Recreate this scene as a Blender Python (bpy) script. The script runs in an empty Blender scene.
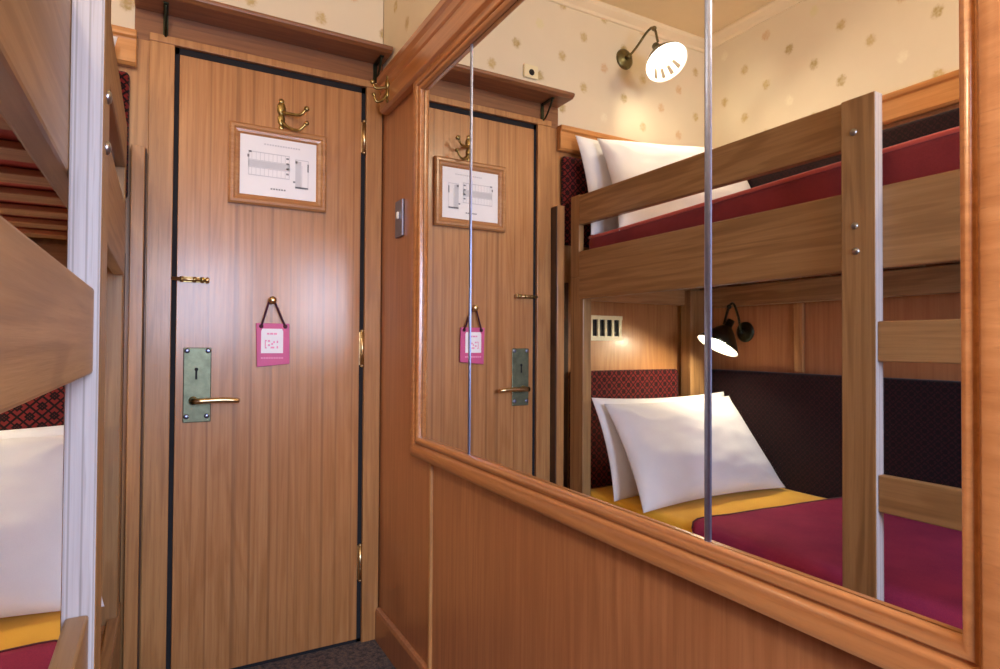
import bpy, bmesh, math, random
from mathutils import Vector, Matrix, noise
random.seed(7)
S = bpy.context.scene
COL = S.collection

# ------------------------------------------------------------------ node helpers
def new_mat(name):
    m = bpy.data.materials.new(name); m.use_nodes = True
    nt = m.node_tree
    b = nt.nodes['Principled BSDF']
    return m, nt, b
def srgb(r, g, b):
    f = lambda c: (c/255/12.92) if c/255 <= .04045 else ((c/255+.055)/1.055)**2.4
    return (f(r), f(g), f(b), 1)
class N:
    """terse node-graph builder"""
    def __init__(s, nt): s.nt = nt
    def n(s, t, **k):
        o = s.nt.nodes.new(t)
        for a, v in k.items(): setattr(o, a, v)
        return o
    def put(s, sock, v):
        if hasattr(v, 'is_linked') or hasattr(v, 'links'): s.nt.links.new(v, sock)
        else: sock.default_value = v
    def math(s, op, a, b=None, c=None, clamp=False):
        o = s.n('ShaderNodeMath', operation=op, use_clamp=clamp)
        s.put(o.inputs[0], a)
        if b is not None: s.put(o.inputs[1], b)
        if c is not None: s.put(o.inputs[2], c)
        return o.outputs[0]
    def coord(s, scale=(1, 1, 1), loc=(0, 0, 0), rot=(0, 0, 0)):
        t = s.n('ShaderNodeTexCoord'); m = s.n('ShaderNodeMapping')
        s.nt.links.new(t.outputs['Object'], m.inputs['Vector'])
        m.inputs['Scale'].default_value = scale; m.inputs['Location'].default_value = loc
        m.inputs['Rotation'].default_value = rot
        return m.outputs[0]
    def noise(s, vec, scale=1, detail=4, rough=.55, dist=0):
        o = s.n('ShaderNodeTexNoise')
        s.put(o.inputs['Vector'], vec); o.inputs['Scale'].default_value = scale
        o.inputs['Detail'].default_value = detail; o.inputs['Roughness'].default_value = rough
        o.inputs['Distortion'].default_value = dist
        return o.outputs['Fac']
    def ramp(s, fac, stops, interp='LINEAR'):
        o = s.n('ShaderNodeValToRGB'); o.color_ramp.interpolation = interp
        e = o.color_ramp.elements
        while len(e) < len(stops): e.new(.5)
        for x, (p, c) in zip(e, stops): x.position = p; x.color = c
        s.put(o.inputs[0], fac); return o.outputs[0]
    def mix(s, fac, a, b, mode='MIX'):
        o = s.n('ShaderNodeMix', data_type='RGBA', blend_type=mode)
        s.put(o.inputs[0], fac); s.put(o.inputs[6], a); s.put(o.inputs[7], b)
        return o.outputs[2]
    def sep(s, v):
        o = s.n('ShaderNodeSeparateXYZ'); s.nt.links.new(v, o.inputs[0]); return o.outputs
    def comb(s, x, y, z):
        o = s.n('ShaderNodeCombineXYZ')
        for i, v in enumerate((x, y, z)): s.put(o.inputs[i], v)
        return o.outputs[0]
    def smooth(s, x, lo, hi, a=0., b=1.):
        o = s.n('ShaderNodeMapRange', interpolation_type='SMOOTHSTEP')
        s.put(o.inputs[0], x)
        for i, v in enumerate((lo, hi, a, b)): o.inputs[i+1].default_value = v
        return o.outputs[0]

def wood(name, light, mid, dark, axis='z', rough=.38, coat=.25, stripes=0., fig=1., bump=.12, sfreq=46):
    m, nt, b = new_mat(name); g = N(nt)
    ax = 'xyz'.index(axis)
    def sc(a, l):
        v = [a, a, a]; v[ax] = l; return tuple(v)
    big = g.noise(g.coord(sc(7, .55), (3.1, 1.7, .4)), 1, 3, .5, .3)
    ring = g.math('SINE', g.math('MULTIPLY', big, 62))
    ring = g.smooth(ring, -.2, 1.0)
    fine = g.noise(g.coord(sc(95, 2.6)), 1, 4, .6)
    pore = g.noise(g.coord(sc(260, 9)), 1, 2, .6)
    tone = g.noise(g.coord(sc(2.2, .5), (9, 2, 5)), 1, 2, .5)
    f = g.math('ADD', g.math('MULTIPLY', ring, .30*fig), g.math('MULTIPLY', fine, .75))
    c = g.ramp(f, [(.22, light), (.50, mid), (.95, dark)])
    c = g.mix(g.smooth(pore, .58, .72, 0, .30), c, dark)
    c = g.mix(g.smooth(tone, .35, .75, 0, .35), c, mid)
    if stripes:
        co = g.sep(g.coord())
        u = co[0] if axis != 'x' else co[1]
        w = g.noise(g.comb(g.math('MULTIPLY', u, sfreq), 0., 0.), 1, 1, .5)
        c = g.mix(g.smooth(w, .52, .66, 0, stripes), c, dark)
    nt.links.new(c, b.inputs['Base Color'])
    b.inputs['Roughness'].default_value = rough
    b.inputs['Coat Weight'].default_value = coat
    b.inputs['Coat Roughness'].default_value = .18
    bp = g.n('ShaderNodeBump'); bp.inputs['Strength'].default_value = bump; bp.inputs['Distance'].default_value = .002
    nt.links.new(g.math('ADD', fine, pore), bp.inputs['Height']); nt.links.new(bp.outputs[0], b.inputs['Normal'])
    return m

def plain(name, col, rough=.5, metal=0., vary=.0, vscale=20, spec=.5, sheen=0.):
    m, nt, b = new_mat(name); g = N(nt)
    n = g.noise(g.coord(), vscale, 4, .6)
    d = tuple(c*(1-vary) for c in col[:3])+(1,)
    l = tuple(min(1, c*(1+vary)) for c in col[:3])+(1,)
    nt.links.new(g.ramp(n, [(.3, d), (.7, l)]), b.inputs['Base Color'])
    b.inputs['Roughness'].default_value = rough; b.inputs['Metallic'].default_value = metal
    b.inputs['Specular IOR Level'].default_value = spec
    if sheen: b.inputs['Sheen Weight'].default_value = sheen
    return m

def fabric(name, col, dark, scale=900, rough=.9, sheen=.3, bump=.25):
    m, nt, b = new_mat(name); g = N(nt)
    v = g.coord(); big = g.noise(v, 6, 3); fi = g.noise(v, scale, 2)
    c = g.mix(g.smooth(g.math('ADD', g.math('MULTIPLY', big, .5), g.math('MULTIPLY', fi, .5)), .35, .65), dark, col)
    nt.links.new(c, b.inputs['Base Color'])
    b.inputs['Roughness'].default_value = rough; b.inputs['Sheen Weight'].default_value = sheen
    b.inputs['Specular IOR Level'].default_value = .2
    bp = g.n('ShaderNodeBump'); bp.inputs['Strength'].default_value = bump; bp.inputs['Distance'].default_value = .001
    nt.links.new(fi, bp.inputs['Height']); nt.links.new(bp.outputs[0], b.inputs['Normal'])
    return m

def wallpaper(name, axis, u0, z0, pu=.232, pz=.226):
    m, nt, b = new_mat(name); g = N(nt)
    co = g.sep(g.coord())
    u = g.math('DIVIDE', g.math('SUBTRACT', co['xy'.index(axis)], u0), pu)
    z = g.math('DIVIDE', g.math('SUBTRACT', co[2], z0), pz)
    a = g.math('ADD', u, z); c = g.math('SUBTRACT', u, z)
    ra = g.math('ROUND', a); rc = g.math('ROUND', c)
    fa = g.math('SUBTRACT', a, ra); fc = g.math('SUBTRACT', c, rc)
    du = g.math('MULTIPLY', g.math('ADD', fa, fc), .5*pu/.0225)
    dz = g.math('MULTIPLY', g.math('SUBTRACT', fa, fc), .5*pz/.0255)
    d = g.math('SQRT', g.math('ADD', g.math('MULTIPLY', du, du), g.math('MULTIPLY', dz, dz)))
    wob = g.noise(g.coord(), 75, 3, .6)
    d = g.math('ADD', d, g.math('MULTIPLY', g.math('SUBTRACT', wob, .5), .9))
    mask = g.math('MULTIPLY', g.smooth(d, .45, 1.15, .95, 0.), g.smooth(wob, .30, .70, 1., .5))
    wn = g.n('ShaderNodeTexWhiteNoise', noise_dimensions='2D')
    nt.links.new(g.comb(ra, rc, 0.), wn.inputs['Vector'])
    spot = g.ramp(wn.outputs['Value'], [(0, srgb(180, 156, 96)), (.36, srgb(196, 172, 112)), (.60, srgb(214, 180, 134)),
                                       (.82, srgb(226, 218, 170)), (.90, srgb(240, 232, 205))], 'CONSTANT')
    base = g.mix(g.noise(g.coord(), 9, 3), srgb(226, 214, 186), srgb(232, 220, 193))
    nt.links.new(g.mix(mask, base, spot), b.inputs['Base Color'])
    b.inputs['Roughness'].default_value = .7; b.inputs['Specular IOR Level'].default_value = .25
    return m

def moquette(name, axis, p=.056, dk=srgb(26, 14, 15), r1=srgb(92, 26, 26), r2=srgb(120, 38, 34)):
    """red woven upholstery with a black lattice of diamonds"""
    m, nt, b = new_mat(name); g = N(nt)
    co = g.sep(g.coord())
    u = g.math('DIVIDE', co['xyz'.index(axis)], p); z = g.math('DIVIDE', co[2], p)
    fu = g.math('ABSOLUTE', g.math('SUBTRACT', g.math('FRACT', u), .5))
    fz = g.math('ABSOLUTE', g.math('SUBTRACT', g.math('FRACT', z), .5))
    d = g.math('ADD', fu, fz)
    ring = g.math('ABSOLUTE', g.math('SUBTRACT', g.math('FRACT', g.math('MULTIPLY', d, 3.0)), .5))
    k = g.smooth(ring, .17, .25)
    x = g.smooth(g.math('ABSOLUTE', g.math('SUBTRACT', fu, fz)), .03, .07)
    k = g.math('MULTIPLY', k, x)
    wv = g.noise(g.coord(), 700, 2)
    red = g.mix(wv, r1, r2)
    nt.links.new(g.mix(k, dk, red), b.inputs['Base Color'])
    b.inputs['Roughness'].default_value = .95; b.inputs['Sheen Weight'].default_value = .12
    b.inputs['Specular IOR Level'].default_value = .15
    return m

# ------------------------------------------------------------------ materials
DL, DM, DD = srgb(194, 140, 88), srgb(172, 116, 66), srgb(122, 76, 42)
M = {}
M['door'] = wood('door_veneer', DL, DM, DD, 'z', .36, .25, stripes=.5, fig=.32)
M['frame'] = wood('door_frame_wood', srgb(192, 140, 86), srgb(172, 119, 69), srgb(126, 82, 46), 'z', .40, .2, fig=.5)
M['framex'] = wood('shaded_header_wood', srgb(150, 100, 62), srgb(128, 80, 48), srgb(92, 56, 34), 'x', .45, .2, fig=.5)  # darkened so the shade under the shelf is in the fascia colour
M['panel'] = wood('wall_panel_veneer', srgb(182, 124, 80), srgb(162, 104, 64), srgb(132, 80, 48), 'z', .33, .35, fig=.35)
M['rail'] = wood('varnished_rail_y', srgb(188, 126, 74), srgb(168, 106, 58), srgb(124, 74, 40), 'y', .30, .5, fig=.4)
M['railz'] = wood('varnished_rail_z', srgb(188, 126, 74), srgb(168, 106, 58), srgb(124, 74, 40), 'z', .30, .5, fig=.4)
M['capx'] = wood('cap_rail_x', srgb(206, 146, 84), srgb(188, 126, 66), srgb(140, 88, 46), 'x', .32, .4, fig=.5)
M['capy'] = wood('cap_rail_y', srgb(206, 146, 84), srgb(188, 126, 66), srgb(140, 88, 46), 'y', .32, .4, fig=.5)
M['bunky'] = wood('bunk_timber_y', srgb(168, 130, 84), srgb(146, 108, 65), srgb(108, 77, 43), 'y', .45, .12, fig=.7)
M['bunkz'] = wood('bunk_timber_z', srgb(168, 130, 84), srgb(146, 108, 65), srgb(108, 77, 43), 'z', .45, .12, fig=.7)
M['bunkx'] = wood('brightened_bunk_timber_x', srgb(196, 154, 104), srgb(174, 130, 84), srgb(128, 90, 56), 'x', .5, .08, fig=.7)  # paler than the other timber, light on the slats put into the colour
M['ply'] = wood('ply_edge', srgb(182, 174, 170), srgb(164, 154, 150), srgb(116, 104, 98), 'z', .55, .05, stripes=.55, fig=.2, sfreq=240)
M['shadewood'] = wood('painted_shade_wood', srgb(92, 66, 44), srgb(76, 52, 34), srgb(54, 36, 24), 'z', .6, .0)  # shade put into a wood colour
M['shelf'] = wood('shaded_shelf_wood', srgb(152, 102, 62), srgb(132, 84, 50), srgb(96, 60, 36), 'x', .45, .1, fig=.5)  # darkened to paint the shade of the shelf underside
M['dark'] = plain('recess_shade', srgb(26, 26, 30), .9, 0, .2)  # near-black that paints the shade round and behind the door
M['paper_door'] = wallpaper('wallpaper_on_door_wall', 'x', -.690, 2.44)
M['paper_side'] = wallpaper('wallpaper_on_side_wall', 'y', -.590, 2.483)
M['ceiling'] = plain('ceiling_paint', srgb(234, 213, 170), .8, 0, .03, 6)
M['cornice'] = plain('cornice_paint', srgb(238, 222, 188), .6, 0, .03, 6)
M['brass'] = plain('aged_brass', srgb(160, 138, 86), .34, 1., .25, 60)
M['brassb'] = plain('bright_brass', srgb(208, 184, 138), .30, 1., .15, 60)
M['plate'] = plain('verdigris_brass_plate', srgb(112, 116, 92), .45, .75, .22, 45)
M['steel'] = plain('daylight_tinted_steel', srgb(142, 150, 180), .34, 1., .08, 80)  # blue tint paints the window daylight reflected in the joint strips
M['bolt'] = plain('bolt_steel', srgb(170, 170, 172), .3, 1., .1, 80)
M['lampmetal'] = plain('lamp_bronze', srgb(122, 116, 84), .38, 1., .2, 50)
M['lampdark'] = plain('lamp_dark_bronze', srgb(64, 68, 54), .4, 1., .2, 50)
M['enamel'] = plain('white_enamel', srgb(246, 240, 228), .35, 0, .02)
M['paper'] = plain('white_paper', srgb(240, 240, 242), .6, 0, .02, 12)
M['ink'] = plain('grey_ink', srgb(206, 208, 213), .8, 0, .05)
M['inkd'] = plain('dark_grey_ink', srgb(136, 138, 146), .8, 0, .05)
M['pframe'] = wood('picture_frame_wood', srgb(190, 138, 88), srgb(166, 112, 66), srgb(112, 70, 38), 'x', .4, .3, fig=.4)
M['pink'] = plain('magenta_card', srgb(206, 82, 136), .5, 0, .05, 30)
M['pinkl'] = plain('pale_pink_print', srgb(236, 150, 188), .6, 0, .05)
M['white'] = plain('white_card', srgb(244, 240, 244), .6, 0, .02)
M['ribbon'] = fabric('dark_ribbon', srgb(92, 40, 58), srgb(64, 24, 40))
M['linen'] = fabric('white_pillow_linen', srgb(238, 236, 236), srgb(226, 225, 228), 1300, .85, .25, .12)
M['red'] = fabric('red_mattress_cover', srgb(134, 46, 46), srgb(112, 36, 38), 700, .9, .1)
M['ticking'] = fabric('brightened_red_ticking', srgb(196, 72, 54), srgb(176, 58, 46), 500)  # brighter red paints light onto the mattress underside
M['litpipe'] = fabric('lamplit_piping', srgb(206, 92, 72), srgb(186, 76, 62), 900)  # piping coloured bright to paint lamplight along the mattress top edge
M['yellow'] = fabric('yellow_sheet', srgb(240, 186, 58), srgb(230, 172, 46), 1000, .9, .1)
M['maroon'] = fabric('plum_blanket', srgb(162, 52, 82), srgb(136, 40, 74), 500, .9, .0)
M['hem'] = fabric('dark_plum_hem', srgb(86, 24, 36), srgb(70, 18, 30), 500)
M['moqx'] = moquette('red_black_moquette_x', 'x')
M['moqy'] = moquette('shaded_moquette_y', 'y', .042, srgb(24, 13, 14), srgb(40, 17, 19), srgb(54, 21, 24))  # darker copy of the same fabric, unlit shade put into the colour
M['cream'] = plain('cream_plastic', srgb(238, 228, 186), .45, 0, .03)
M['black'] = plain('black_hole', srgb(14, 13, 12), .7, 0, .1)
def carpet():
    m, nt, b = new_mat('speckled_dark_carpet'); g = N(nt)
    v = g.coord()
    n = g.noise(v, 55, 3, .7); n2 = g.noise(v, 260, 2, .6)
    c = g.ramp(n, [(.35, srgb(52, 46, 46)), (.5, srgb(92, 80, 78)), (.58, srgb(120, 100, 84)), (.68, srgb(70, 56, 64))])
    nt.links.new(g.mix(g.smooth(n2, .4, .7, 0, .6), c, srgb(52, 46, 46)), b.inputs['Base Color'])
    b.inputs['Roughness'].default_value = .95
    bp = g.n('ShaderNodeBump'); bp.inputs['Strength'].default_value = .5; bp.inputs['Distance'].default_value = .004
    nt.links.new(n2, bp.inputs['Height']); nt.links.new(bp.outputs[0], b.inputs['Normal'])
    return m
M['carpet'] = carpet()
def mirror_mat():
    m, nt, b = new_mat('silvered_glass'); g = N(nt)
    n = g.noise(g.coord(), 3, 2)
    nt.links.new(g.ramp(n, [(.3, (.90, .91, .90, 1)), (.7, (.92, .93, .92, 1))]), b.inputs['Base Color'])
    b.inputs['Metallic'].default_value = 1; b.inputs['Roughness'].default_value = .012
    return m
M['mirror'] = mirror_mat()
def glow(name, col, strength):
    m, nt, b = new_mat(name); g = N(nt)
    b.inputs['Base Color'].default_value = (1, 1, 1, 1)
    e = g.mix(g.noise(g.coord(), 20, 2), col, tuple(c*.96 for c in col[:3])+(1,))
    nt.links.new(e, b.inputs['Emission Color']); b.inputs['Emission Strength'].default_value = strength
    return m
M['bulb'] = glow('lit_bulb', (1, .86, .62, 1), 40)

# ------------------------------------------------------------------ mesh helpers
def box(bm, x0, x1, y0, y1, z0, z1, mi=0):
    vs = [bm.verts.new((x, y, z)) for x in sorted((x0, x1)) for y in sorted((y0, y1)) for z in sorted((z0, z1))]
    for q in ((0, 1, 3, 2), (4, 6, 7, 5), (0, 4, 5, 1), (2, 3, 7, 6), (0, 2, 6, 4), (1, 5, 7, 3)):
        f = bm.faces.new([vs[i] for i in q]); f.material_index = mi
    return vs
def frame_of(d):
    d = Vector(d).normalized()
    a = Vector((0, 0, 1)) if abs(d.z) < .9 else Vector((1, 0, 0))
    u = d.cross(a).normalized(); return u, d.cross(u).normalized()
def tube(bm, pts, r, seg=12, cap=True, mi=0):
    """round bar along a polyline; r is one radius or one per point"""
    pts = [Vector(p) for p in pts]; rs = r if isinstance(r, (list, tuple)) else [r]*len(pts)
    rings = []; u = None
    for i, p in enumerate(pts):
        d = (pts[min(i+1, len(pts)-1)]-pts[max(i-1, 0)]).normalized()
        if u is None: u, v = frame_of(d)
        else:
            u = (u-d*u.dot(d)).normalized(); v = d.cross(u)
        rings.append([bm.verts.new(p+(u*math.cos(t)+v*math.sin(t))*rs[i]) for t in [2*math.pi*k/seg for k in range(seg)]])
    for a, b in zip(rings, rings[1:]):
        for k in range(seg):
            f = bm.faces.new((a[k], a[(k+1) % seg], b[(k+1) % seg], b[k])); f.material_index = mi; f.smooth = True
    if cap:
        for rg, s in ((rings[0], -1), (rings[-1], 1)):
            f = bm.faces.new(rg if s > 0 else rg[::-1]); f.material_index = mi
    return rings
def curve(pts, n=8):
    """Catmull-Rom through pts"""
    P = [Vector(p) for p in pts]; P = [P[0]*2-P[1]]+P+[P[-1]*2-P[-2]]; out = []
    for i in range(1, len(P)-2):
        for k in range(n):
            t = k/n
            out.append(.5*((2*P[i])+(P[i+1]-P[i-1])*t+(2*P[i-1]-5*P[i]+4*P[i+1]-P[i+2])*t*t+(3*P[i]-P[i-1]-3*P[i+1]+P[i+2])*t**3))
    out.append(P[-2]); return out
def lathe(bm, prof, o, axis, seg=32, mi=0, skip=None, mis=None):
    """turn prof [(radius, height)] round axis from point o"""
    o = Vector(o); d = Vector(axis).normalized(); u, v = frame_of(d); rings = []
    for r, h in prof:
        if r < 1e-6: rings.append([bm.verts.new(o+d*h)]*seg); continue
        rings.append([bm.verts.new(o+d*h+(u*math.cos(t)+v*math.sin(t))*r) for t in [2*math.pi*k/seg for k in range(seg)]])
    for i, (a, b) in enumerate(zip(rings, rings[1:])):
        for k in range(seg):
            if skip and skip(i, k): continue
            q = []
            for w in (a[k], a[(k+1) % seg], b[(k+1) % seg], b[k]):
                if w not in q: q.append(w)
            if len(q) > 2:
                f = bm.faces.new(q); f.smooth = True; f.material_index = mis[i] if mis else mi
def ball(bm, c, r, sx=1, sy=1, sz=1, mi=0, seg=16):
    mt = Matrix.Translation(Vector(c)) @ Matrix.Diagonal((sx*r, sy*r, sz*r, 1))
    g = bmesh.ops.create_uvsphere(bm, u_segments=seg, v_segments=seg//2+2, radius=1, matrix=mt)
    for v in g['verts']:
        for f in v.link_faces: f.smooth = True; f.material_index = mi
def prism(bm, poly, axis, a0, a1, mi=0):
    """extrude a 2D polygon along an axis ('x': poly is (y,z); 'y': (x,z); 'z': (x,y))"""
    def p(q, a):
        return {'x': (a, q[0], q[1]), 'y': (q[0], a, q[1]), 'z': (q[0], q[1], a)}[axis]
    A = [bm.verts.new(p(q, a0)) for q in poly]; B = [bm.verts.new(p(q, a1)) for q in poly]
    n = len(poly)
    for k in range(n):
        f = bm.faces.new((A[k], A[(k+1) % n], B[(k+1) % n], B[k])); f.material_index = mi
    bm.faces.new(A[::-1]).material_index = mi; bm.faces.new(B).material_index = mi

def origin(o):
    v = Vector((0, 0, 0))
    while o is not None: v += o.location; o = o.parent
    return v
def obj(name, bm, mats, parent=None, bevel=0., loc=None, local=False, seg=2):
    """link the bmesh (world coordinates) as one object; loc or the parent's place becomes its origin"""
    bmesh.ops.recalc_face_normals(bm, faces=bm.faces)
    me = bpy.data.meshes.new(name)
    if parent is not None and not local: bmesh.ops.translate(bm, verts=bm.verts, vec=-origin(parent))
    if loc is not None and parent is None and not local: bmesh.ops.translate(bm, verts=bm.verts, vec=-Vector(loc))
    bm.to_mesh(me); bm.free()
    for k in (mats if isinstance(mats, (list, tuple)) else [mats]): me.materials.append(M[k])
    o = bpy.data.objects.new(name, me); COL.objects.link(o)
    if parent is not None: o.parent = parent
    elif loc is not None: o.location = loc
    if bevel:
        md = o.modifiers.new('edge', 'BEVEL'); md.width = bevel; md.segments = seg; md.limit_method = 'ANGLE'
        md.angle_limit = math.radians(40)
    return o
def boxo(name, dims, mats, parent=None, bevel=.002, loc=None, seg=2):
    bm = bmesh.new(); box(bm, *dims); return obj(name, bm, mats, parent, bevel, loc, seg=seg)
def tag(o, label, cat, group=None):
    o['label'] = label; o['category'] = cat
    if group: o['group'] = group
    return o
def thing(name, label, cat, loc, rotz=0, group=None):
    o = bpy.data.objects.new(name, None); COL.objects.link(o); o.empty_display_size = .05
    o.location = loc; o.rotation_euler = (0, 0, rotz)
    return tag(o, label, cat, group)
def struct(name, bm, mats, bevel=0., label=None):
    o = obj(name, bm, mats, None, bevel); o['kind'] = 'structure'
    if label: o['label'] = label
    return o

# ------------------------------------------------------------------ room shell
XL, YB, ZC = -1.68, -3.25, 2.60          # side wall with the bunks, window wall, ceiling
bm = bmesh.new(); box(bm, XL-.06, .06, YB-.06, .14, -.06, 0); struct('floor', bm, 'carpet')
bm = bmesh.new(); box(bm, XL-.06, .06, YB-.06, .14, ZC, ZC+.06); struct('ceiling', bm, 'ceiling')
bm = bmesh.new()                          # door wall, with the doorway left open
box(bm, XL, -.676, 0, .05, 0, 1.95, 0)
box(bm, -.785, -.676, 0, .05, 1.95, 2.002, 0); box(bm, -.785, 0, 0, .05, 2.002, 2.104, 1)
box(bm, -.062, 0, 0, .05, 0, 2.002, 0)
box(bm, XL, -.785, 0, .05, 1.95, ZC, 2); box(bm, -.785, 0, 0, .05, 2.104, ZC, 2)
box(bm, -.80, .06, .12, .14, 0, 2.10, 3)
struct('wall_door', bm, ['frame', 'framex', 'paper_door', 'dark'])
bm = bmesh.new()
box(bm, .003, .06, YB, .14, 0, 1.95, 0); box(bm, .003, .06, YB, .14, 1.95, ZC, 1)
struct('wall_right', bm, ['panel', 'paper_side'])
bm = bmesh.new()
box(bm, XL-.06, XL, YB, .14, 0, 1.95, 0); box(bm, XL-.06, XL, YB, .14, 1.95, ZC, 1)
struct('wall_left', bm, ['panel', 'paper_side'])
WX0, WX1, WZ0, WZ1 = -.80, -.10, 1.00, 1.76
bm = bmesh.new()
box(bm, XL, WX0, YB-.06, YB, 0, ZC, 0); box(bm, WX1, .06, YB-.06, YB, 0, ZC, 0)
box(bm, WX0, WX1, YB-.06, YB, 0, WZ0, 0); box(bm, WX0, WX1, YB-.06, YB, WZ1, ZC, 1)
struct('wall_window', bm, ['panel', 'paper_door'])
bm = bmesh.new()
for d in ((WX0-.04, WX0+.015), (WX1-.015, WX1+.04)): box(bm, d[0], d[1], YB-.04, YB+.015, WZ0-.04, WZ1+.04)
for d in ((WZ0-.04, WZ0+.015), (WZ1-.015, WZ1+.04)): box(bm, WX0-.04, WX1+.04, YB-.04, YB+.012, d[0], d[1])
struct('window_1', bm, 'frame', .003)

# door casing: jambs and the narrow header over the dark gap
bm = bmesh.new()
box(bm, -.745, -.676, -.010, 0, 0, 2.002); box(bm, -.062, -.004, -.010, 0, 0, 2.002)
box(bm, -.745, -.004, -.012, 0, 2.002, 2.026)
struct('trim_1', bm, 'frame', .002)
# black filler strips added to paint the unlit joint round the leaf
bm = bmesh.new()
box(bm, -.676, -.663, .004, .05, 0, 2.002); box(bm, -.0775, -.0622, .004, .05, 0, 2.002); box(bm, -.676, -.062, .004, .05, 1.981, 2.0018); box(bm, -.676, -.062, .004, .05, 0, .0115)
struct('trim_11', bm, 'dark')
# upright edge board beside the bunk head, with dark strips painting the shade on its side and in the gap
bm = bmesh.new(); box(bm, -.787, -.7515, -.050, 0, 0, 1.66, 0); box(bm, -.7515, -.747, -.047, 0, 0, 1.655, 1); box(bm, -.841, -.799, -.006, 0, .27, 1.34, 1); struct('trim_2', bm, ['frame', 'shadewood', 'dark'], .002)
# cap rails that close the panelling
cap = lambda s: [(0, 1.905), (s*.022, 1.905), (s*.030, 1.915), (s*.030, 1.985), (s*.038, 1.992), (s*.038, 2.012), (0, 2.014)]
bm = bmesh.new(); prism(bm, [(y, z) for y, z in cap(-1)], 'x', XL, -.778); struct('trim_3', bm, 'capx', .003)
bm = bmesh.new(); prism(bm, [(XL+x, z) for x, z in cap(1)], 'y', YB, -.04); struct('trim_4', bm, 'capy', .003)
bm = bmesh.new()
prism(bm, [(.003, 1.893), (-.020, 1.893), (-.030, 1.900), (-.030, 1.955), (-.024, 1.962), (-.030, 1.969), (-.032, 1.990), (-.042, 2.000), (-.042, 2.020), (.003, 2.022)], 'y', YB, -.06)
struct('trim_5', bm, 'rail', .002)
# cornice
cn = lambda s: [(0, 2.548), (s*.008, 2.550), (s*.012, 2.562), (s*.034, 2.580), (s*.040, 2.590), (s*.040, ZC), (0, ZC)]
bm = bmesh.new(); prism(bm, cn(-1), 'x', XL, 0); struct('trim_6', bm, 'cornice', .002)
bm = bmesh.new(); prism(bm, [(XL+x, z) for x, z in cn(1)], 'y', YB, -.04); struct('trim_7', bm, 'cornice', .002)
bm = bmesh.new(); prism(bm, [(.003+x, z) for x, z in cn(-1)], 'y', YB, -.04); struct('trim_8', bm, 'cornice', .002)
# skirting and the batten on the right-hand panelling
bm = bmesh.new()
prism(bm, [(.003, 0), (-.014, 0), (-.014, .100), (-.010, .112), (.003, .116)], 'y', YB, -.012)
struct('baseboard_right', bm, 'panel', .0015)
bm = bmesh.new(); prism(bm, [(.003, -.496), (-.004, -.494), (-.006, -.488), (-.004, -.482), (.003, -.480)], 'z', .116, .730)
struct('trim_9', bm, 'frame', 0)
# battens on the panelling behind the lower bunk
bm = bmesh.new(); box(bm, XL, XL+.016, -.545, -.505, .96, 1.56); box(bm, XL, XL+.016, -1.30, -1.26, .96, 1.56)
struct('trim_10', bm, 'frame', .002)

# ------------------------------------------------------------------ door
bm = bmesh.new(); box(bm, -.662, -.078, 0, .040, .012, 1.980)
door = struct('door_1', bm, 'door', .0015, 'flush wooden door with a straight vertical grain')
pl = boxo('lever_plate', (-.640, -.560, -.005, 0, .817, 1.054), 'plate', door, .0025)
bm = bmesh.new()
lathe(bm, [(0, 0), (.013, 0), (.013, .008), (.010, .012), (.010, .045)], (-.611, -.005, .887), (0, -1, 0), 20)
tube(bm, curve([(-.611, -.030, .887), (-.606, -.046, .887), (-.585, -.052, .888), (-.53, -.052, .889), (-.492, -.050, .886), (-.482, -.046, .884)], 6),
     [.0085]*6+[.009]*6+[.0085]*12+[.0075]*6+[.006], 14)
obj('lever_handle', bm, 'brassb', pl)
bm = bmesh.new(); ball(bm, (-.603, -.005, .985), .0055, 1, .25, 1); box(bm, -.606, -.600, -.0062, -.004, .953, .985); obj('keyhole', bm, 'black', pl)
for x, z in ((-.630, 1.044), (-.570, 1.044), (-.630, .836), (-.572, .836)):
    bm = bmesh.new(); lathe(bm, [(.008, 0), (.0075, .002), (.004, .0036), (0, .004)], (x, -.005, z), (0, -1, 0), 16); obj('screw', bm, 'steel', pl)
bt = boxo('bolt_plate', (-.656, -.572, -.003, 0, 1.261, 1.278), 'brass', door, .001)
bm = bmesh.new(); tube(bm, [(-.677, -.012, 1.270), (-.580, -.012, 1.269)], .0055, 12)
lathe(bm, [(0, 0), (.008, .001), (.010, .006), (.008, .011), (0, .012)], (-.581, -.012, 1.269), (1, 0, 0), 16); obj('sliding_rod', bm, 'brassb', bt)
for x in (-.648, -.612, -.590):
    bm = bmesh.new(); lathe(bm, [(.0055, -.005), (.0085, -.005), (.0085, .005), (.0055, .005)], (x, -.0115, 1.2695), (1, 0, 0), 16); obj('bolt_guide', bm, 'brass', bt)
for z0, z1 in ((1.763, 1.872), (.993, 1.112), (.225, .344)):
    bm = bmesh.new(); tube(bm, [(-.069, -.006, z0), (-.069, -.006, z1)], .0075, 14)
    ball(bm, (-.069, -.006, z1+.003), .006); ball(bm, (-.069, -.006, z0-.003), .006)
    for k in (1, 2): lathe(bm, [(.0075, -.001), (.0085, 0), (.0075, .001)], (-.069, -.006, z0+(z1-z0)*k/3), (0, 0, 1), 14)
    box(bm, -.079, -.060, -.002, .012, z0, z1); obj('hinge', bm, 'brassb', door)

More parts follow.
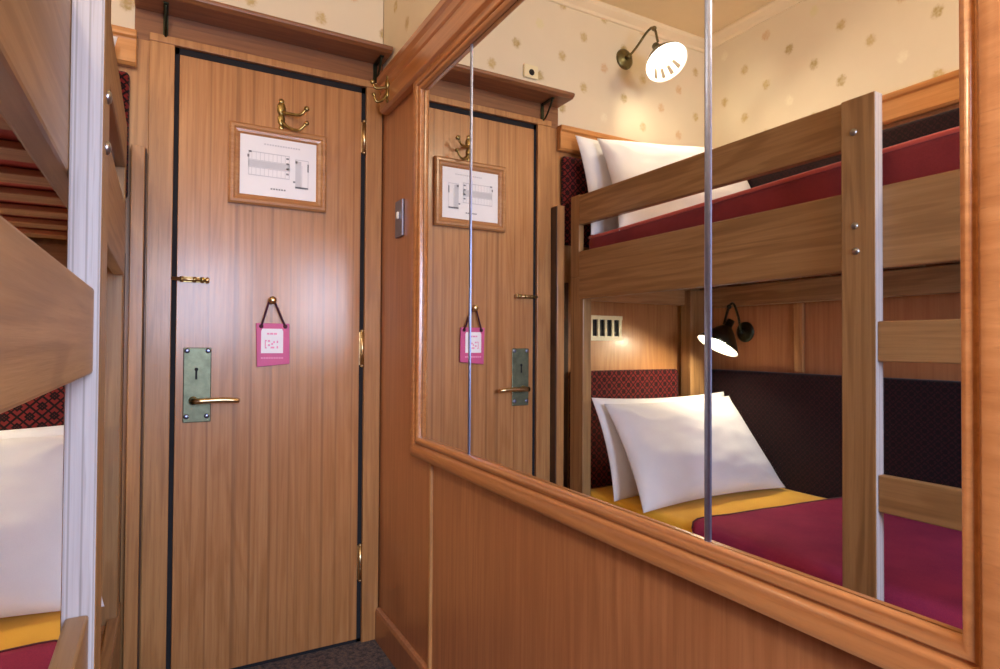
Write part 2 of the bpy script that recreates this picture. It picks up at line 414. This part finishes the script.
def coat_hook_parts(mk, k=0.):
    """ornate double hook in local coordinates, plate on y=0, prongs towards -y"""
    bm = bmesh.new()
    ball(bm, (0, -.003, .025), .018, .72, .42, 1.2); ball(bm, (0, -.003, -.008), .015, .72, .4, 1.3); ball(bm, (0, -.003, .048), .008, 1, .5, 1); ball(bm, (0, -.003, -.032), .008, 1, .5, 1)
    mk('hook_plate', bm)
    bm = bmesh.new(); c = curve([(0, -.004, .015), (.022*k, -.022, .008), (.050*k, -.045, .004), (.068*k, -.055, .022)], 7)
    tube(bm, c, [.006-.0025*i/(len(c)-1) for i in range(len(c))], 12); ball(bm, c[-1], .0085); mk('upper_prong', bm)
    bm = bmesh.new(); c = curve([(0, -.004, -.012), (.018*k, -.018, -.032), (.046*k, -.040, -.042), (.070*k, -.050, -.020)], 7)
    tube(bm, c, [.0055-.002*i/(len(c)-1) for i in range(len(c))], 12); ball(bm, c[-1], .007); mk('lower_prong', bm)
dh = bpy.data.objects.new('coat_hook', None); COL.objects.link(dh); dh.parent = door; dh.location = (-.355, 0, 1.838)
coat_hook_parts(lambda n, b: obj(n, b, 'brass', dh, local=True), .95)
dh.scale = (1.12, 1.0, 1.12)
bm = bmesh.new(); lathe(bm, [(.011, 0), (.010, .003), (.005, .006), (.005, .014), (.011, .018), (.013, .024), (.010, .030), (0, .032)], (-.379, 0, 1.213), (0, -1, 0), 20)
obj('tag_knob', bm, 'brassb', door)

# coat hook on the cap rail in the corner
ch = thing('coat_hook', 'ornate brass coat hook on the cap rail above the mirror corner', 'hook', (-.030, -.150, 1.940), -math.pi/2)
coat_hook_parts(lambda n, b: obj(n, b, 'brass', ch, local=True))

# ------------------------------------------------------------------ door hangings
pf = thing('picture_frame', 'small wooden frame with a white floor plan hung on the door', 'picture', (-.361, 0, 1.655))
x0, x1, z0, z1 = -.518, -.205, 1.527, 1.793; w = .034
bm = bmesh.new()
prof = [(0, 0), (0, -.016), (.006, -.021), (.014, -.021), (.020, -.016), (.028, -.014), (.034, -.010), (.034, 0)]
cor = [(x0, z0, 1, 1), (x1, z0, -1, 1), (x1, z1, -1, -1), (x0, z1, 1, -1)]
R_ = [[bm.verts.new((cx+sx*p[0], p[1], cz+sz*p[0])) for p in prof] for cx, cz, sx, sz in cor]
for i in range(4):
    for k in range(len(prof)-1): bm.faces.new((R_[i][k], R_[i][k+1], R_[(i+1) % 4][k+1], R_[(i+1) % 4][k]))
obj('moulding', bm, 'pframe', pf)
pp = boxo('paper', (x0+.032, x1-.032, -.0095, -.008, z0+.032, z1-.032), 'paper', pf, 0)
bm = bmesh.new()
px0, pz1 = x0+.036, z1-.036; PW, PH = (x1-x0)-.072, (z1-z0)-.072
def ink(u0, u1, v0, v1, mi=0): box(bm, px0+u0*PW, px0+u1*PW, -.0100, -.0094, pz1-v0*PH, pz1-v1*PH, mi)
for k in range(14): ink(.30+.035*k, .325+.035*k, .10, .125)
for a, b_, c, d in ((.10, .64, .26, .275), (.10, .64, .66, .675), (.10, .108, .26, .675), (.632, .64, .26, .675), (.10, .64, .40, .41), (.10, .64, .53, .54),
                    (.72, .90, .30, .312), (.72, .90, .80, .812), (.72, .728, .30, .81), (.892, .90, .30, .81), (.805, .813, .40, .81)): ink(a, b_, c, d)
for k in range(9): ink(.14+.055*k, .145+.055*k, .27, .40); ink(.14+.055*k, .145+.055*k, .54, .67)
ink(.10, .64, .415, .525); ink(.73, .80, .33, .79)
for k in range(4): ink(.595, .63, .30+.09*k, .33+.09*k, 1)
ink(.085, .11, .32, .37, 1); ink(.10, .14, .255, .285, 1); ink(.69, .72, .69, .72, 1); ink(.72, .90, .78, .81, 1); ink(.885, .905, .36, .50, 1); ink(.72, .75, .33, .37, 1)
for k in range(6): ink(.39+.035*k, .415+.035*k, .86, .885, 1)
obj('plan_print', bm, ['ink', 'inkd'], pp)

tg = thing('door_tag', 'pink square door hanger on dark ribbon hung from the brass knob', 'door hanger', (-.374, -.006, 1.07))
bm = bmesh.new(); prism(bm, [(-.428, 1.136), (-.322, 1.136), (-.320, 1.000), (-.424, .990)], 'y', -.010, -.004); obj('card', bm, 'pink', tg, .0015)
bm = bmesh.new(); prism(bm, [(-.408, 1.118), (-.346, 1.118), (-.342, 1.110), (-.342, 1.036), (-.412, 1.036), (-.412, 1.110)], 'y', -.0108, -.0098)
wp = obj('white_panel', bm, 'white', tg)
bm = bmesh.new()
for a, b_, c, d in ((-.394, -.386, 1.098, 1.104), (-.384, -.374, 1.098, 1.104), (-.372, -.362, 1.098, 1.104),
                    (-.400, -.394, 1.052, 1.056), (-.400, -.394, 1.076, 1.080), (-.400, -.397, 1.056, 1.076), (-.391, -.384, 1.074, 1.080), (-.391, -.384, 1.060, 1.066), (-.382, -.370, 1.052, 1.058),
                    (-.380, -.374, 1.064, 1.070), (-.374, -.368, 1.070, 1.076), (-.363, -.358, 1.052, 1.060), (-.363, -.358, 1.070, 1.078)):
    box(bm, a, b_, -.0112, -.0106, c, d)
obj('print', bm, 'pinkl', wp)
bm = bmesh.new()
for k in range(9): box(bm, -.412+.008*k, -.4055+.008*k, -.0106, -.0098, 1.017, 1.023)
obj('small_print', bm, 'pinkl', tg)
for s, x in ((-1, -.412), (1, -.336)):
    bm = bmesh.new(); lathe(bm, [(.007, 0), (.007, .003), (.003, .004), (0, .004)], (x, -.010, 1.126), (0, -1, 0), 14); obj('eyelet', bm, 'ribbon', tg)
    bm = bmesh.new(); tube(bm, [(x, -.012, 1.126), (-.379+s*.010, -.012, 1.206), (-.379+s*.004, -.012, 1.2195)], .0035, 8); obj('ribbon', bm, 'ribbon', tg)

# ------------------------------------------------------------------ shelf over the door
sh = thing('shelf', 'long wooden shelf on brackets above the door', 'shelf', (-.39, -.06, 2.10))
bm = bmesh.new(); prism(bm, [(0, 2.095), (-.108, 2.095), (-.122, 2.103), (-.124, 2.112), (-.118, 2.118), (0, 2.118)], 'x', -.785, -.002); obj('board', bm, 'shelf', sh, .002)
for x in (-.702, -.030):
    bm = bmesh.new(); box(bm, x-.007, x+.007, -.005, 0, 2.012, 2.094); box(bm, x-.007, x+.007, -.085, 0, 2.090, 2.094)
    c = curve([(x, -.005, 2.022), (x, -.030, 2.030), (x, -.060, 2.062), (x, -.078, 2.090)], 6); tube(bm, c, .004, 8)
    obj('bracket', bm, 'lampdark', sh)
sk = thing('wall_socket', 'small cream socket with a black hole on the wallpaper above the shelf', 'socket', (-.641, 0, 2.217))
boxo('plate', (-.676, -.606, -.012, 0, 2.190, 2.246), 'cream', sk, .004)
bm = bmesh.new(); lathe(bm, [(.013, .0), (.013, .0015), (.010, .0025), (0, .0025)], (-.642, -.012, 2.214), (0, -1, 0), 20); obj('hole', bm, 'black', sk)

# ------------------------------------------------------------------ mirror
MY0, MY1, MZ0, MZ1 = -1.853, -.412, .784, 1.858
mr = thing('wall_mirror', 'large three-part mirror in a varnished wooden frame on the panelling', 'mirror', (0, -1.13, .784))
JO = (-.738, -1.526)
for a, b_ in ((MY1+.012, JO[0]), (JO[0], JO[1]), (JO[1], MY0-.012)):
    bm = bmesh.new(); box(bm, 0, .003, b_+.001, a-.001, MZ0-.012, MZ1+.012); obj('mirror_pane', bm, 'mirror', mr)
for y, w in ((JO[0], .0034), (JO[1], .0052)):
    bm = bmesh.new(); prism(bm, [(.001, y-w), (-.002, y-w), (-.0035, y-w*.4), (-.0035, y+w*.4), (-.002, y+w), (.001, y+w)], 'z', MZ0, MZ1); obj('joint_strip', bm, 'steel', mr)
def beadprof(w):      # (offset outward from the glass edge, projection)
    return [(0, .002), (0, -.007), (.003, -.013), (.008, -.016), (.012, -.014), (.0145, -.009), (.0165, -.009), (.0185, -.015), (.022, -.0185), (.038, -.021), (w-.001, -.017), (w, -.012), (w, .002)]
pr = beadprof(.045)
bm = bmesh.new()
cor = [(MY1, MZ0, 1, -1), (MY0, MZ0, -1, -1), (MY0, MZ1, -1, 1), (MY1, MZ1, 1, 1)]
R_ = [[bm.verts.new((p[1]-.003, cy+sy*p[0], cz+sz*p[0]*(.80 if sz > 0 else 1.36))) for p in pr] for cy, cz, sy, sz in cor]
for i in range(4):
    for k in range(len(pr)-1):
        f = bm.faces.new((R_[i][k], R_[i][k+1], R_[(i+1) % 4][k+1], R_[(i+1) % 4][k])); f.smooth = True
fr = obj('frame', bm, 'rail', mr)
md = fr.modifiers.new('split', 'EDGE_SPLIT'); md.split_angle = math.radians(50)

# ------------------------------------------------------------------ light switch
sw = thing('light_switch', 'narrow brushed steel light switch on the panelling between door and mirror', 'switch', (.003, -.205, 1.495))
boxo('plate', (-.006, .003, -.236, -.166, 1.432, 1.556), 'steel', sw, .002)
boxo('toggle', (-.014, -.006, -.209, -.195, 1.492, 1.516), 'enamel', sw, .003)

# ------------------------------------------------------------------ padded panels round the beds
def pad(name, dims, mat, label, cat='padded panel'):
    o = boxo(name, dims, mat, None, .014, ((dims[0]+dims[1])/2, (dims[2]+dims[3])/2, dims[4]), 4); return tag(o, label, cat)
pad('padded_panel', (-1.478, -.842, -.030, -.001, .440, .957), 'moqx', 'red and black patterned padded panel at the head of the lower bunk')
pad('padded_panel', (XL+.001, XL+.046, -2.02, -.035, .440, .955), 'moqy', 'shade-darkened patterned padded panel along the wall behind the lower bunk')
pad('padded_panel', (XL+.001, XL+.036, -2.02, -.035, 1.50, 1.885), 'moqy', 'shade-darkened patterned padded panel along the wall behind the upper bunk')
pad('padded_panel', (-1.62, -.795, -.030, -.001, 1.50, 1.885), 'moqx', 'patterned padded panel behind the pillows of the upper bunk')

# vent under the upper bunk
vt = thing('air_vent', 'cream slotted air vent on the wood panelling above the lower bunk head', 'vent', (-1.055, 0, 1.147))
bm = bmesh.new()
vx = [x+.012 for x in (-.966, -.981, -1.010, -1.022, -1.051, -1.063, -1.092, -1.104, -1.133, -1.148)]
for k in range(0, 10, 2): box(bm, vx[k], vx[k+1], -.0105, -.0005, 1.105, 1.190)
box(bm, vx[0]+.002, vx[-1]-.002, -.013, 0, 1.090, 1.110); box(bm, vx[0]+.002, vx[-1]-.002, -.013, 0, 1.184, 1.202); obj('grille', bm, 'cream', vt)
boxo('dark_opening', (-1.134, -.956, -.002, 0, 1.094, 1.198), 'black', vt, 0)

# ------------------------------------------------------------------ bunk bed
bk = thing('bunk_bed', 'wooden bunk bed with ladder rungs along the wall opposite the mirror', 'bunk bed', (-1.22, -1.0, 0))
XF = -.794
def timber(name, d, mat, bev=.004): return boxo(name, d, mat, bk, bev)
def two_mat_post(name, d):
    bm = bmesh.new(); box(bm, *d)
    bmesh.ops.recalc_face_normals(bm, faces=bm.faces)
    for f in bm.faces: f.material_index = 1 if abs(f.normal.y) > .9 else 0
    return obj(name, bm, ['bunkz', 'ply'], bk, .003)
p1 = two_mat_post('ladder_post', (XF, -.762, -1.345, -1.262, 0, 1.676))
two_mat_post('ladder_post', (XF, -.762, -1.950, -1.867, 0, 1.676))
for y, z in ((-1.294, 1.592), (-1.296, 1.363), (-1.299, 1.301)):
    bm = bmesh.new(); lathe(bm, [(.0085, 0), (.0085, .0015), (.006, .004), (0, .005)], (-.762, y, z), (1, 0, 0), 16); obj('bolt_head', bm, 'bolt', p1)
for z0, z1 in ((1.035, 1.130), (.683, .770), (.330, .422)): timber('rung', (XF+.004, -.768, -1.867, -1.345, z0, z1), 'bunky', .003)
timber('guard_rail', (XF-.028, XF, -1.310, -.142, 1.565, 1.686), 'bunky')
timber('side_rail', (XF-.028, XF, -2.000, -.142, 1.257, 1.455), 'bunky')
timber('side_rail', (XF-.028, XF, -2.000, -.052, .110, .310), 'bunky')
bm = bmesh.new(); box(bm, -.840, -.797, -.168, -.080, 0, 1.350); box(bm, -.822, -.797, -.138, -.080, 1.350, 1.692); obj('head_post', bm, 'bunkz', bk, .003)
timber('foot_post', (XF-.044, XF-.028, -2.000, -1.900, 0, 1.676), 'bunkz')
timber('rear_post', (-1.585, -1.485, -.095, -.032, 0, 1.335), 'bunkz')
timber('rear_post', (-1.585, -1.485, -2.000, -1.930, 0, 1.335), 'bunkz')
timber('back_rail', (-1.632, -1.590, -2.000, -.032, 1.252, 1.346), 'bunky')
timber('end_rail', (-1.590, -.842, -.057, -.034, 1.262, 1.345), 'bunkx')
for k in range(12): timber('slat', (-1.632, XF-.028, -.185-.17*k, -.110-.17*k, 1.352, 1.364), 'bunkx', .002)
timber('bed_base', (-1.63, XF-.028, -2.000, -.034, .270, .292), 'bunkx')

# ------------------------------------------------------------------ mattresses, sheet, blanket
def soft_box(x0, x1, y0, y1, z0, z1, r, wob=.004, step=.03, seedv=0., sag=0.):
    """rounded box with gentle unevenness"""
    nx, ny, nz = [max(2, int(d/step)) for d in (x1-x0, y1-y0, z1-z0)]
    bm = bmesh.new(); cache = {}
    def vert(i, j, k):
        if (i, j, k) not in cache:
            p = Vector((x0+(x1-x0)*i/nx, y0+(y1-y0)*j/ny, z0+(z1-z0)*k/nz))
            c = Vector((min(max(p.x, x0+r), x1-r), min(max(p.y, y0+r), y1-r), min(max(p.z, z0+r), z1-r)))
            d = p-c
            if d.length > 1e-9: p = c+d.normalized()*r
            n = noise.noise(p*4+Vector((seedv, 0, 0)))
            if k > 0: p.z -= abs(n)*wob
            t = min(1, max(0, (p.y+1.45)/1.2)); p.z -= sag*t*k/nz
            cache[(i, j, k)] = bm.verts.new(p)
        return cache[(i, j, k)]
    def face(q): bm.faces.new(q).smooth = True
    for i in range(nx):
        for j in range(ny):
            for k in (0, nz): face([vert(i, j, k), vert(i+1, j, k), vert(i+1, j+1, k), vert(i, j+1, k)])
    for i in range(nx):
        for k in range(nz):
            for j in (0, ny): face([vert(i, j, k), vert(i+1, j, k), vert(i+1, j, k+1), vert(i, j, k+1)])
    for j in range(ny):
        for k in range(nz):
            for i in (0, nx): face([vert(i, j, k), vert(i, j+1, k), vert(i, j+1, k+1), vert(i, j, k+1)])
    return bm
def mattress(dims, mat, label, r, seedv, piping=None, sag=0.):
    x0, x1, y0, y1, z0, z1 = dims
    o = thing('mattress', label, 'mattress', ((x0+x1)/2, (y0+y1)/2, z0))
    boxo('underside', (x0+.012, x1-.012, y0+.012, y1-.012, z0-.0015, z0+.006), 'ticking', o, .001)
    obj('cover', soft_box(*dims, r, .004, .025, seedv, sag), mat, o)
    if piping:
        bm = bmesh.new(); e = .010; q = r*.30
        def zz(y):
            t = min(1, max(0, (y+1.45)/1.2)); return z1-q-sag*t
        ys = [y0+e+(y1-y0-2*e)*i/40 for i in range(41)]
        tube(bm, [(x0+e, y0+e, zz(y0))]+[(x1-q, y, zz(y)) for y in ys]+[(x0+e, y1-e, zz(y1))], .007, 8); obj('piping', bm, piping, o)
    return o
mattress((-1.640, -.836, -1.97, -.140, 1.368, 1.562), 'red', 'red covered mattress on the slats of the upper bunk', .022, 1., 'litpipe', .040)
mattress((-1.628, -.842, -1.97, -.098, .294, .470), 'yellow', 'yellow sheeted mattress on the lower bunk', .030, 5.)

def blanket():
    bm = bmesh.new()
    ya, yb = -.752, -1.975
    path = [(-1.622, .474), (-1.50, .475), (-1.30, .476), (-1.10, .476), (-.95, .476), (-.875, .475), (-.852, .470), (-.838, .458), (-.8345, .44), (-.8335, .40), (-.833, .345)]
    pts = []
    for (a, b_) in zip(path, path[1:]):
        n = max(1, int(math.dist(a, b_)/.02))
        pts += [(a[0]+(b_[0]-a[0])*i/n, a[1]+(b_[1]-a[1])*i/n) for i in range(n)]
    pts.append(path[-1]); NY = 60; V = []
    for i, (x, z) in enumerate(pts):
        row = []
        s = i/(len(pts)-1)
        fr = max(0, s-.80)/.20
        y0 = ya+.02*math.sin(s*3.0)+.075*s**3-.16*fr**2.2
        for j in range(NY+1):
            y = y0+(yb-y0)*j/NY
            h = .0035*noise.noise(Vector((x*5, y*7, 2)))+.004*math.exp(-((j/NY)/.04)**2)
            up = min(1, max(0, (z-.44)/.03))
            row.append(bm.verts.new((x-(1-up)*h*0+0, y, z+up*(h+.004))))
        V.append(row)
    for a, b_ in zip(V, V[1:]):
        for j in range(NY): bm.faces.new((a[j], a[j+1], b_[j+1], b_[j])).smooth = True
    edge = [r[0].co.copy() for r in V]
    return bm, edge
bm, edge = blanket()
bl = obj('blanket', bm, 'maroon', None, 0, (-1.22, -1.37, .484))
tag(bl, 'plum red blanket spread over the foot of the lower bunk', 'blanket')
md = bl.modifiers.new('thick', 'SOLIDIFY'); md.thickness = .005; md.offset = 1
bm = bmesh.new(); tube(bm, [p+Vector((0, 0, .003)) for p in edge], .0045, 8); obj('hem', bm, 'hem', bl)

# ------------------------------------------------------------------ pillows
def pillow_mesh(seedv, w=.80, h=.46, t=.15, n=44, narrow=0.):
    bm = bmesh.new(); top, bot = {}, {}
    for i in range(n+1):
        for j in range(n+1):
            u, v = -1+2*i/n, -1+2*j/n
            # straight-sided case with slightly drawn-in edges and pointed corners
            px = u*(w/2)*(1-.055*(1-v*v)*abs(u)**3); pz = v*(h/2)*(1-.075*(1-u*u)*abs(v)**3)
            if u > 0: px -= narrow*u*(v+1)/2
            e = (max(0, 1-abs(u)**2.6)*max(0, 1-abs(v)**2.4))**.55
            rim = min(1, min(1-abs(u), 1-abs(v))/.10)
            wr = noise.noise(Vector((u*1.6+seedv, v*2.2, 0)))*.016+noise.noise(Vector((u*4+seedv, v*5, 3)))*.007
            # creases that run in from the corners
            wr += .006*math.sin(9*math.atan2(v-.9, u-.9)+seedv)*math.exp(-((u-.9)**2+(v-.9)**2)*2.5)
            wr += .006*math.sin(8*math.atan2(v+.9, u+.9)+seedv)*math.exp(-((u+.9)**2+(v+.9)**2)*2.5)
            d = t/2*e
            top[i, j] = bm.verts.new((px, -d-wr*rim*e-.002, pz))
            bot[i, j] = bm.verts.new((px, d*.8+wr*.4*rim*e+.002, pz))
    for i in range(n):
        for j in range(n):
            bm.faces.new((top[i, j], top[i+1, j], top[i+1, j+1], top[i, j+1])).smooth = True
            bm.faces.new((bot[i, j], bot[i, j+1], bot[i+1, j+1], bot[i+1, j])).smooth = True
    for k in range(n):
        for a, b_ in (((k, 0), (k+1, 0)), ((k, n), (k+1, n)), ((0, k), (0, k+1)), ((n, k), (n, k+1))):
            bm.faces.new((top[a], top[b_], bot[b_], bot[a]))
    return bm
PA = obj('pillow', pillow_mesh(2.3, narrow=.055), 'linen'); PB = obj('pillow', pillow_mesh(7.9), 'linen')
used = set()
def pillow(src, c, V, tilt, label, sx=1., sz=1., sy=1.):
    o = src if src.name not in used else src.copy()
    if src.name in used: COL.objects.link(o)
    used.add(src.name)
    V = Vector(V).normalized(); U = Vector((1, tilt[0], tilt[1])); U = (U-V*U.dot(V)).normalized(); W = V.cross(U).normalized()
    m = Matrix((U, -V.cross(U)*-1, V)).transposed()
    m = Matrix((U, W, V)).transposed()
    o.matrix_world = Matrix.Translation(Vector(c)) @ m.to_4x4() @ Matrix.Diagonal((sx, sy, sz, 1))
    return tag(o, label, 'pillow')
pillow(PA, (-1.192, -.376, .656), (0, .28, .350), (.02, 0), 'front white pillow leaning in the lower bunk', .965, 1.0)
pillow(PB, (-1.222, -.250, .660), (0, .135, .37), (.0, 0), 'white pillow tucked behind another against the lower bunk head', .97, .90, .62)
pillow(PA, (-1.228, -.285, 1.748), (0, .20, .40), (.15, 0), 'front white pillow leaning in the upper bunk', .99, 1.03)
pillow(PB, (-1.212, -.150, 1.746), (0, .10, .40), (.06, 0), 'white pillow tucked behind another against the upper bunk head', .97, .99, .62)

# ------------------------------------------------------------------ wall lamps
def wall_lamp(loc, rotz, label, arm, neck, centre, axis, metal, power, slots):
    """base on y=0 in local coordinates, arm reaching out along -y; axis is the way the shade opens"""
    t = thing('wall_lamp', label, 'wall lamp', loc, rotz)
    bm = bmesh.new(); lathe(bm, [(0, .016), (.012, .016), (.016, .012), (.036, .010), (.046, .006), (.048, 0)], (0, 0, 0), (0, -1, 0), 28)
    lathe(bm, [(.010, .010), (.010, .030), (.013, .032), (.013, .040), (0, .042)], (0, 0, 0), (0, -1, 0), 18); obj('base', bm, metal, t, local=True)
    bm = bmesh.new(); tube(bm, curve(arm, 8), .0055, 12); ball(bm, arm[-2], .011); obj('arm', bm, metal, t, local=True)
    ax = Vector(axis).normalized(); c = Vector(centre)
    R0, D = .093, .095
    outer = [(.000, -D-.035), (.016, -D-.035), (.018, -D-.005), (.022, -D), (.040, -D*.82), (.062, -D*.52), (.078, -D*.28), (.088, -D*.12), (R0, 0)]
    inner = [(R0-.003, .001), (.085, -D*.12), (.075, -D*.28), (.059, -D*.52), (.037, -D*.82), (.0, -D*.95)]
    prof = outer+inner; mis = [0]*(len(outer)-1)+[1]*len(inner)
    ks = set()
    if slots:
        u, v = frame_of(ax); a0 = math.atan2(Vector(slots).dot(v), Vector(slots).dot(u))/(2*math.pi)*54
        for d_ in (-6, -2, 2, 6): ks |= {int(round(a0+d_+e)) % 54 for e in (-.6, .6)}
    slot = lambda i, k: i in (5, 6, 10, 11) and k in ks
    bm = bmesh.new(); lathe(bm, prof, c, ax, 54, skip=slot, mis=mis); obj('shade', bm, [metal, 'enamel'], t, local=True)
    bm = bmesh.new(); ball(bm, c-ax*.075, .018); tube(bm, [c-ax*.095, c-ax*.080], .010, 12); obj('bulb', bm, 'bulb', t, local=True)
    l = bpy.data.lights.new('lamp_light', 'POINT'); l.energy = power; l.color = (1, .86, .64); l.shadow_soft_size = .028
    lo = bpy.data.objects.new('lamp_light', l); COL.objects.link(lo); lo.parent = t; lo.location = c-ax*.040
    return t
wall_lamp((-1.155, 0, 2.395), 0, 'lit bell-shaped wall lamp on the wallpaper above the upper bunk',
          [(0, -.030, 0), (0, -.085, .022), (0, -.155, .062), (0, -.195, .056), (0, -.218, -.012)], None, (0, -.270, -.125), (.05, -.55, -.80), 'lampmetal', 7.5, (-.5*.872, -.5*.489, -1))
wall_lamp((XL, -.246, 1.135), math.pi/2, 'lit bell-shaped reading lamp on the panelling over the lower bunk',
          [(0, -.030, 0), (-.022, -.075, .065), (-.050, -.140, .122), (-.062, -.185, .108), (-.068, -.225, .030)], None, (-.073, -.272, -.066), (.16, -.48, -.86), 'lampdark', 5.0, None)

# ------------------------------------------------------------------ light
def area(name, loc, rot, sx, sy, e, col):
    l = bpy.data.lights.new(name, 'AREA'); l.shape = 'RECTANGLE'; l.size = sx; l.size_y = sy; l.energy = e; l.color = col
    o = bpy.data.objects.new(name, l); COL.objects.link(o); o.location = loc; o.rotation_euler = rot; return o
wl = area('window_daylight', ((WX0+WX1)/2, YB+.20, (WZ0+WZ1)/2), (math.radians(66), 0, 0), WX1-WX0-.04, WZ1-WZ0-.04, 27, (.60, .72, 1.0))
wl.data.spread = math.radians(140)
cl = thing('added_fill_lamp', 'added round opal fill lamp on the ceiling over the foot of the bunk bed', 'ceiling lamp', (-1.12, -2.25, ZC))  # unseen lamp added as warm fill for the upper room
bm = bmesh.new(); lathe(bm, [(.13, 0), (.13, .016), (.12, .020), (0, .020)], (-1.12, -2.25, ZC), (0, 0, -1), 32); obj('fill_lamp_rose', bm, 'brass', cl)
bm = bmesh.new(); lathe(bm, [(.115, .020), (.112, .05), (.085, .085), (.045, .100), (0, .104)], (-1.12, -2.25, ZC), (0, 0, -1), 32)
M['opal'] = glow('fill_lamp_glass', (1, .84, .62, 1), 6); obj('fill_lamp_shade', bm, 'opal', cl)
l = bpy.data.lights.new('added_fill_light', 'POINT'); l.energy = 28; l.color = (1, .84, .60); l.shadow_soft_size = .10
o = bpy.data.objects.new('added_fill_light', l); COL.objects.link(o); o.parent = cl; o.location = (0, 0, -.22)
wd = bpy.data.worlds.new('dim'); S.world = wd; wd.use_nodes = True
wd.node_tree.nodes['Background'].inputs[0].default_value = (.75, .85, 1, 1); wd.node_tree.nodes['Background'].inputs[1].default_value = .6

# ------------------------------------------------------------------ camera
yaw, pit, rol = .5106, .0162, .0061
fw = Vector((math.sin(yaw)*math.cos(pit), math.cos(yaw)*math.cos(pit), math.sin(pit)))
rt = Vector((math.cos(yaw), -math.sin(yaw), 0)); up = rt.cross(fw)
R2 = rt*math.cos(rol)+up*math.sin(rol); U2 = -rt*math.sin(rol)+up*math.cos(rol)
cd = bpy.data.cameras.new('camera'); cd.sensor_width = 36; cd.lens = 605.5*36/1000; cd.clip_start = .02
co = bpy.data.objects.new('camera', cd); COL.objects.link(co)
co.matrix_world = Matrix.Translation((-.7028, -2.1538, 1.0704)) @ Matrix((R2, U2, -fw)).transposed().to_4x4()
S.camera = co
vs = S.view_settings
vs.view_transform = 'Standard'; vs.look = 'None'; vs.gamma = 1; vs.use_curve_mapping = False; vs.exposure = .35
S.cycles.max_bounces = 12; S.cycles.glossy_bounces = 6; S.cycles.diffuse_bounces = 6
